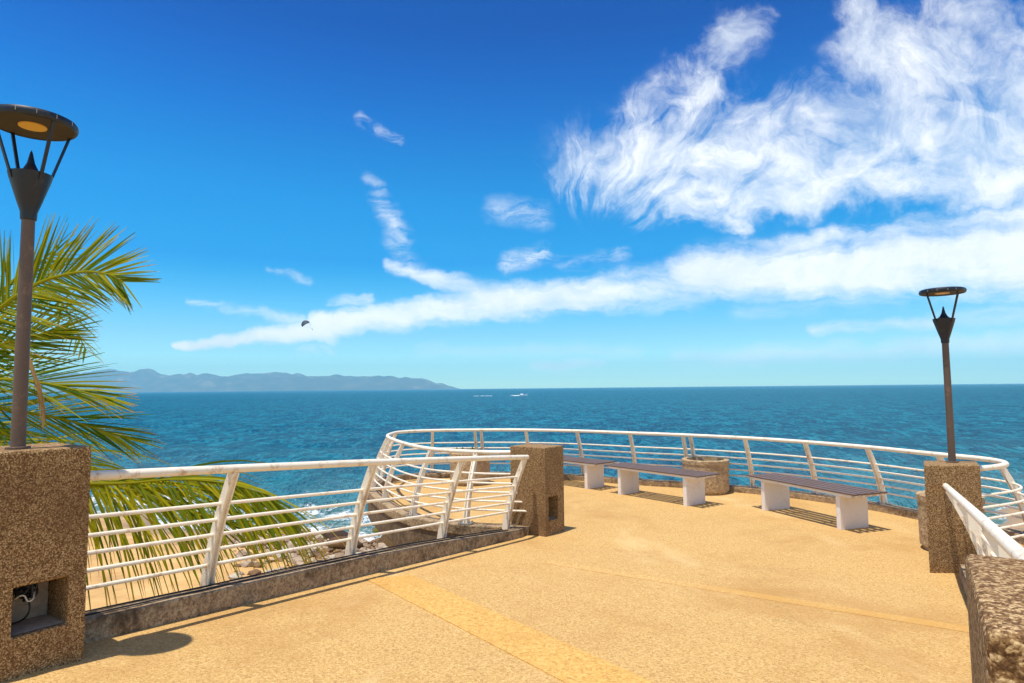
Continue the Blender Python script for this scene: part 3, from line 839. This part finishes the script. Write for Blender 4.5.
m_, nt, b = newmat('wake_foam'); b.inputs['Base Color'].default_value = (.55,.66,.70,1); b.inputs['Roughness'].default_value = .8
n = N(nt); p = n.pos()
tb = n.new('ShaderNodeBsdfTransparent'); mx = n.new('ShaderNodeMixShader')
nt.links.new(n.smooth(n.noise(p, .45, 4, .7), .40, .56), mx.inputs[0]); nt.links.new(tb.outputs[0], mx.inputs[1]); nt.links.new(b.outputs[0], mx.inputs[2])
nt.links.new(mx.outputs[0], nt.nodes['Material Output'].inputs[0])
def wake(x0, x1, y, w, h):
    mb = MB(); L = 24; r0 = []
    for i in range(L+1):
        t = i/L; x = x0+(x1-x0)*t; ww = w*(.4+.6*(1-t))
        r0.append([mb.v((x, y-ww, SEA+.1)), mb.v((x, y-.4*ww, SEA+.1+h*(.5+.5*mnoise.noise(Vector((x, y, 0)))))), mb.v((x, y+.4*ww, SEA+.12+h*.6)), mb.v((x, y+ww, SEA+.1))])
    for a, b_ in zip(r0, r0[1:]):
        for k in range(3): mb.face([a[k], a[k+1], b_[k+1], b_[k]])
    o = mb.build('wake', m_, smooth=True); return tag(o, kind='stuff')
tag(wake(-1.0, 3.4, 308.6, 1.0, .5), 'white wake churned up right behind the motorboat', 'wake')
tag(wake(-19, -10, 316, 1.4, .22), 'older streak of foam left on the water well behind the motorboat', 'wake')

ps = thing('parasail', 'dark parasail canopy floating above the bay in front of white cloud', 'parasail', (-200.2,640,61.5))
m = MB(); nU, nV = 14, 6; ax = Vector((.80,.25,.52)).normalized(); up = Vector((-.42,-.85,.5)); up = (up-ax*up.dot(ax)).normalized(); fwv = ax.cross(up)
gg = []
ctr = Vector((-7.6,0,7.2))
for i in range(nU+1):
    a = R(-66+132*i/nU); row = []
    for j in range(nV+1):
        e_ = -3.4+6.8*j/nV; bulge = 1+.05*math.cos(i*math.pi)-.10*(j/nV-.5)**2*4
        row.append(m.v(ctr+(ax*math.sin(a)*4.4+up*(math.cos(a)*3.4-2.2))*bulge+fwv*e_*math.cos(a*.8)))
    gg.append(row)
for i in range(nU):
    for j in range(nV): m.face([gg[i][j], gg[i+1][j], gg[i+1][j+1], gg[i][j+1]])
cn = m.build('canopy', M['canvas'], ps, smooth=True)
sd = cn.modifiers.new('thick', 'SOLIDIFY'); sd.thickness = .12
for i in (1, 5, 9, 13):
    m = MB(); e_ = ctr+(ax*math.sin(R(-66+132*i/nU))*4.4+up*(math.cos(R(-66+132*i/nU))*3.4-2.2))
    m.tube([e_, (0,0,1.3)], .02, 4); m.build('line', M['black_line'], ps)
m = MB(); m.box((0,0,1.3), (1,0,0), (0,1,0), (0,0,1), (.45,.05,.05)); m.build('harness_bar', M['black_line'], ps)
# rider: one continuous seated figure
me = bpy.data.meshes.new('person')
J = [(0,0,0),(0,0,.25),(0,0,.5),(0,0,.62),(0,-.02,.78),(.2,0,.48),(.36,0,.75),(.42,0,1.0),(-.2,0,.48),(-.36,0,.75),(-.42,0,1.0),(.1,-.05,-.05),(.13,-.42,-.08),(.13,-.5,-.5),(.13,-.6,-.54),(-.1,-.05,-.05),(-.13,-.42,-.08),(-.13,-.5,-.5),(-.13,-.6,-.54)]
E_ = [(0,1),(1,2),(2,3),(3,4),(2,5),(5,6),(6,7),(2,8),(8,9),(9,10),(0,11),(11,12),(12,13),(13,14),(0,15),(15,16),(16,17),(17,18)]
RR = [.15,.13,.15,.06,.11,.07,.05,.04,.07,.05,.04,.1,.075,.05,.04,.1,.075,.05,.04]
me.from_pydata(J, E_, []); po = bpy.data.objects.new('person', me); col.objects.link(po)
po.location = (-200.2,640,61.8); me.materials.append(M['skin'])
sk = po.modifiers.new('skin', 'SKIN'); po.modifiers.new('sub', 'SUBSURF').render_levels = 1
for v, q in zip(me.skin_vertices[0].data, RR): v.radius = (q, q)
me.skin_vertices[0].data[0].use_root = True
tag(po, 'tiny person hanging seated in the harness below the dark parasail', 'person')

# ------------------------------------------------------------------ sea air
HAZE = True
if HAZE:
    mb = MB(); mb.prism([(-9600,-400),(9600,-400),(9600,9100),(-9600,9100)], -7, 345)
    m_, nt, b = newmat('haze_air'); nt.nodes.remove(b)
    pvn = nt.nodes.new('ShaderNodeVolumePrincipled'); pvn.inputs['Color'].default_value = (.42,.80,1,1); pvn.inputs['Density'].default_value = .00012
    pvn.inputs['Anisotropy'].default_value = .0
    nt.links.new(pvn.outputs[0], nt.nodes['Material Output'].inputs['Volume'])
    tag(mb.build('haze', m_), kind='stuff')

# ------------------------------------------------------------------ sky and sun
sun_dir = Vector((-.17,-.15,1)).normalized()
elev = math.asin(sun_dir.z); rotz = math.atan2(sun_dir.x, sun_dir.y)
w = bpy.data.worlds.new('World'); scene.world = w; w.use_nodes = True
nt = w.node_tree; n = N(nt); bg = nt.nodes['Background']
sky = n.new('ShaderNodeTexSky', sky_type='NISHITA'); sky.sun_disc = False
sky.sun_elevation = elev; sky.sun_rotation = rotz % (2*math.pi)
sky.air_density = 1.0; sky.dust_density = 0.0; sky.ozone_density = 3.0; sky.altitude = 0
hs = n.new('ShaderNodeHueSaturation'); nt.links.new(sky.outputs[0], hs.inputs['Color'])
_d0 = n.new('ShaderNodeTexCoord').outputs['Generated']; _s0 = n.new('ShaderNodeSeparateXYZ'); nt.links.new(_d0, _s0.inputs[0])
_el = n.smooth(_s0.outputs[2], -.02, .40); nt.links.new(n.m('SUBTRACT', .522, n.m('MULTIPLY', _el, .042)), hs.inputs['Hue']); nt.links.new(n.m('ADD', 1.0, n.m('MULTIPLY', n.smooth(_s0.outputs[2], -.02, .40), 1.35)), hs.inputs['Saturation']); hs.inputs['Value'].default_value = 1.35
gm = n.new('ShaderNodeGamma'); gm.inputs[1].default_value = 1.5
nt.links.new(n.vm('MULTIPLY', hs.outputs[0], (.082,.102,.102)), gm.inputs[0])
grade = n.ramp(n.m('MULTIPLY', _s0.outputs[2], 2.0, clamp=True), [(0, (.31,.36,.44)), (.088, (.37,.405,.43)), (.166, (.38,.42,.43)), (.332, (.37,.60,.43)), (.422, (.31,.70,.46)), (.564, (.06,.66,.52)), (.772, (.03,.47,.535)), (.912, (.02,.36,.50)), (1, (.02,.30,.455))])
skyc = n.vm('MULTIPLY', n.vm('SCALE', gm.outputs[0], scale=11.5*2), grade)
d = n.new('ShaderNodeTexCoord').outputs['Generated']
sp = n.new('ShaderNodeSeparateXYZ'); nt.links.new(d, sp.inputs[0])
cp_, sp_ = math.cos(R(4.17)), math.sin(R(4.17))
yy = n.m('ADD', n.m('MULTIPLY', sp.outputs[1], cp_), n.m('MULTIPLY', sp.outputs[2], sp_))
zz = n.m('SUBTRACT', n.m('MULTIPLY', sp.outputs[2], cp_), n.m('MULTIPLY', sp.outputs[1], sp_))
yc = n.m('MAXIMUM', yy, .08)
# tangent-plane sky coordinates (fixed in the world): x east, y up, unit = 100/640 rad
px = n.m('MULTIPLY', n.m('DIVIDE', sp.outputs[0], yc), 6.4); py = n.m('MULTIPLY', n.m('DIVIDE', zz, yc), 6.4)
cb = n.new('ShaderNodeCombineXYZ'); nt.links.new(px, cb.inputs[0]); nt.links.new(py, cb.inputs[1]); q0 = cb.outputs[0]
wn = n.noise(q0, .75, 4, .55, 0, 'Color'); wn2 = n.noise(q0, 2.6, 4, .6, 0, 'Color')
def warp(src, nz, amt):
    v = n.vm('SUBTRACT', nz, (.5,.5,.5)); v = n.vm('MULTIPLY', v, (amt, amt, 0)); return n.vm('ADD', src, v)
q = warp(warp(q0, wn, .95), wn2, .42)
qs = warp(q0, wn2, .22)
def stroke(src, x0, y0, x1, y1, w0, w1, st, soft=0.0):
    a = Vector(((x0-512)/100, (341.5-y0)/100, 0)); b_ = Vector(((x1-512)/100, (341.5-y1)/100, 0)); dv = b_-a; L2 = dv.length_squared
    pa = n.vm('SUBTRACT', src, tuple(a))
    t = n.m('DIVIDE', n.vm('DOT_PRODUCT', pa, tuple(dv), out=1), L2, clamp=True)
    pr_ = n.vm('SCALE', tuple(dv), scale=t)
    dist = n.vm('LENGTH', n.vm('SUBTRACT', pa, pr_), out=1)
    wd = n.m('MULTIPLY_ADD', t, (w1-w0)/100, w0/100)
    k = n.m('SUBTRACT', 1.0, n.m('DIVIDE', dist, wd))
    return n.m('MULTIPLY', n.smooth(k, 0.0, 1.0), st)
big = [stroke(q, *s) for s in [
    (625,180,660,215,40,40,.5), (600,135,690,70,28,40,.45), (610,165,1040,150,80,95,1.05), (640,205,735,228,26,22,.85), (660,200,1040,185,40,42,1.1),
    (650,150,745,20,52,40,.85), (590,150,640,200,30,38,.8), (700,130,900,120,70,80,.9),
    (740,140,800,95,40,30,.6), (860,20,900,120,45,60,.95), (880,60,1060,110,75,90,1.0), (800,165,900,60,40,40,.6), (950,20,1060,60,40,70,.75), (870,205,1060,205,22,40,.7)]]
low = [stroke(qs, *s) for s in [
    (175,343,330,327,7,20,.95), (320,320,520,303,20,27,1.05), (480,303,720,284,30,36,1.05), (690,278,1060,258,42,70,1.2),
    (330,300,370,296,10,12,.6), (190,300,300,318,8,14,.32), (390,262,490,296,12,26,.7), (820,240,1060,225,25,45,.7)]]
sm = [stroke(qs, *s) for s in [
    (362,120,402,141,9,8,.7), (366,176,384,186,8,8,.4), (380,195,402,236,15,17,.7), (392,235,420,272,14,16,.5),
    (270,268,312,277,7,6,.4), (493,208,545,216,16,18,.5), (508,264,545,252,14,15,.95), (560,262,625,258,11,12,.5), (330,346,300,349,8,8,.45)]]
hz = [stroke(qs, *s) for s in [(812,332,935,327,9,10,.95), (680,362,1060,345,15,20,.7), (535,366,600,366,8,8,.6), (930,325,1060,318,12,16,.6), (740,312,900,300,16,18,.5), (420,350,640,352,10,12,.3)]]
def mx_(l):
    o = l[0]
    for k in l[1:]: o = n.m('MAXIMUM', o, k)
    return o
# fibres: the big cloud fans out from its foot, the low bank is combed along its length
fan = n.vm('SUBTRACT', warp(q0, wn, .8), ((585-512)/100, (341.5-262)/100, 0))
fs = n.new('ShaderNodeSeparateXYZ'); nt.links.new(fan, fs.inputs[0])
th = n.m('ARCTAN2', fs.outputs[1], n.m('ADD', fs.outputs[0], .001)); lr = n.vm('LENGTH', fan, out=1)
fc = n.new('ShaderNodeCombineXYZ'); nt.links.new(n.m('MULTIPLY', th, 2.9), fc.inputs[0]); nt.links.new(n.m('MULTIPLY', lr, .8), fc.inputs[1])
fib = n.noise(fc.outputs[0], 1.7, 10, .66, .9)
puff = n.noise(q, 1.15, 10, .66, .5)
mpl = n.new('ShaderNodeMapping'); nt.links.new(qs, mpl.inputs[0]); mpl.inputs['Rotation'].default_value = (0,0,R(-6)); mpl.inputs['Scale'].default_value = (.42,2.0,1)
fil = n.noise(mpl.outputs[0], 1.5, 9, .64, .4)
bm_ = mx_(big)
dens_big = n.m('ADD', n.m('MULTIPLY', bm_, .95), n.m('ADD', n.m('MULTIPLY', n.m('SUBTRACT', fib, .50), 2.5), n.m('MULTIPLY', n.m('SUBTRACT', puff, .5), 1.5)))
dens_big = n.m('MULTIPLY', n.m('POWER', n.smooth(dens_big, -.05, 1.6), .9), n.smooth(bm_, .0, .4))
lm_ = mx_(low)
dens_low = n.m('ADD', lm_, n.m('ADD', n.m('MULTIPLY', n.m('SUBTRACT', fil, .5), 2.3), n.m('MULTIPLY', n.m('SUBTRACT', puff, .5), .7)))
dens_low = n.m('MULTIPLY', n.m('POWER', n.smooth(dens_low, .08, 1.2), .8), n.smooth(lm_, .0, .35))
fil2 = n.noise(mpl.outputs[0], 4.0, 8, .68, .6)
dens_sm = n.m('MULTIPLY', n.m('MULTIPLY', mx_(sm), n.smooth(n.m('ADD', n.m('MULTIPLY', puff, .4), n.m('MULTIPLY', fil2, .6)), .40, .62)), .95)
dens_hz = n.m('MULTIPLY', n.m('MULTIPLY', mx_(hz), n.smooth(fil, .3, .6)), .8)
dens = n.m('MAXIMUM', n.m('MAXIMUM', dens_big, dens_low), n.m('MAXIMUM', dens_sm, dens_hz))
# bright broken cloud added out of view, behind and overhead, as fill light
fill_cloud = n.m('MULTIPLY', n.smooth(n.noise(d, 2.2, 7, .6, .6), .40, .66), n.smooth(yy, .30, -.1))
dens = n.m('MULTIPLY', n.m('MAXIMUM', dens, n.m('MULTIPLY', fill_cloud, .95)), .97)
final = n.mix(dens, skyc, n.mix(n.smooth(puff, .40, .62), (8.0,8.5,9.0), (9.5,9.6,9.6)))
nt.links.new(final, bg.inputs[0]); bg.inputs[1].default_value = .10
sl = bpy.data.lights.new('sun', 'SUN'); sl.energy = 4.2; sl.angle = R(.5); sl.color = (1,.94,.83)
so = bpy.data.objects.new('sun', sl); col.objects.link(so); so.rotation_euler = sun_dir.to_track_quat('Z', 'Y').to_euler(); so.location = (0,0,30)

# ------------------------------------------------------------------ camera
cam = bpy.data.cameras.new('camera'); cam.sensor_width = 36; cam.lens = 22.5; cam.clip_start = .05; cam.clip_end = 30000
co = bpy.data.objects.new('camera', cam); col.objects.link(co)
P_ = math.atan(46.7/640); Rl = R(.56)
fw = Vector((0, math.cos(P_), math.sin(P_))); r0 = Vector((1,0,0)); u0 = Vector((0, -math.sin(P_), math.cos(P_)))
rt = r0*math.cos(Rl)-u0*math.sin(Rl); upv = u0*math.cos(Rl)+r0*math.sin(Rl)
co.matrix_world = Matrix(((rt.x, upv.x, -fw.x, 0), (rt.y, upv.y, -fw.y, 0), (rt.z, upv.z, -fw.z, 1.6), (0,0,0,1)))
scene.camera = co
scene.render.engine = 'CYCLES'
scene.cycles.use_denoising = True
scene.cycles.max_bounces = 6; scene.cycles.volume_bounces = 1; scene.cycles.transparent_max_bounces = 8
scene.cycles.sample_clamp_indirect = 6
vs = scene.view_settings; vs.view_transform = 'Standard'; vs.look = 'None'; vs.exposure = .32; vs.gamma = 1; vs.use_curve_mapping = False
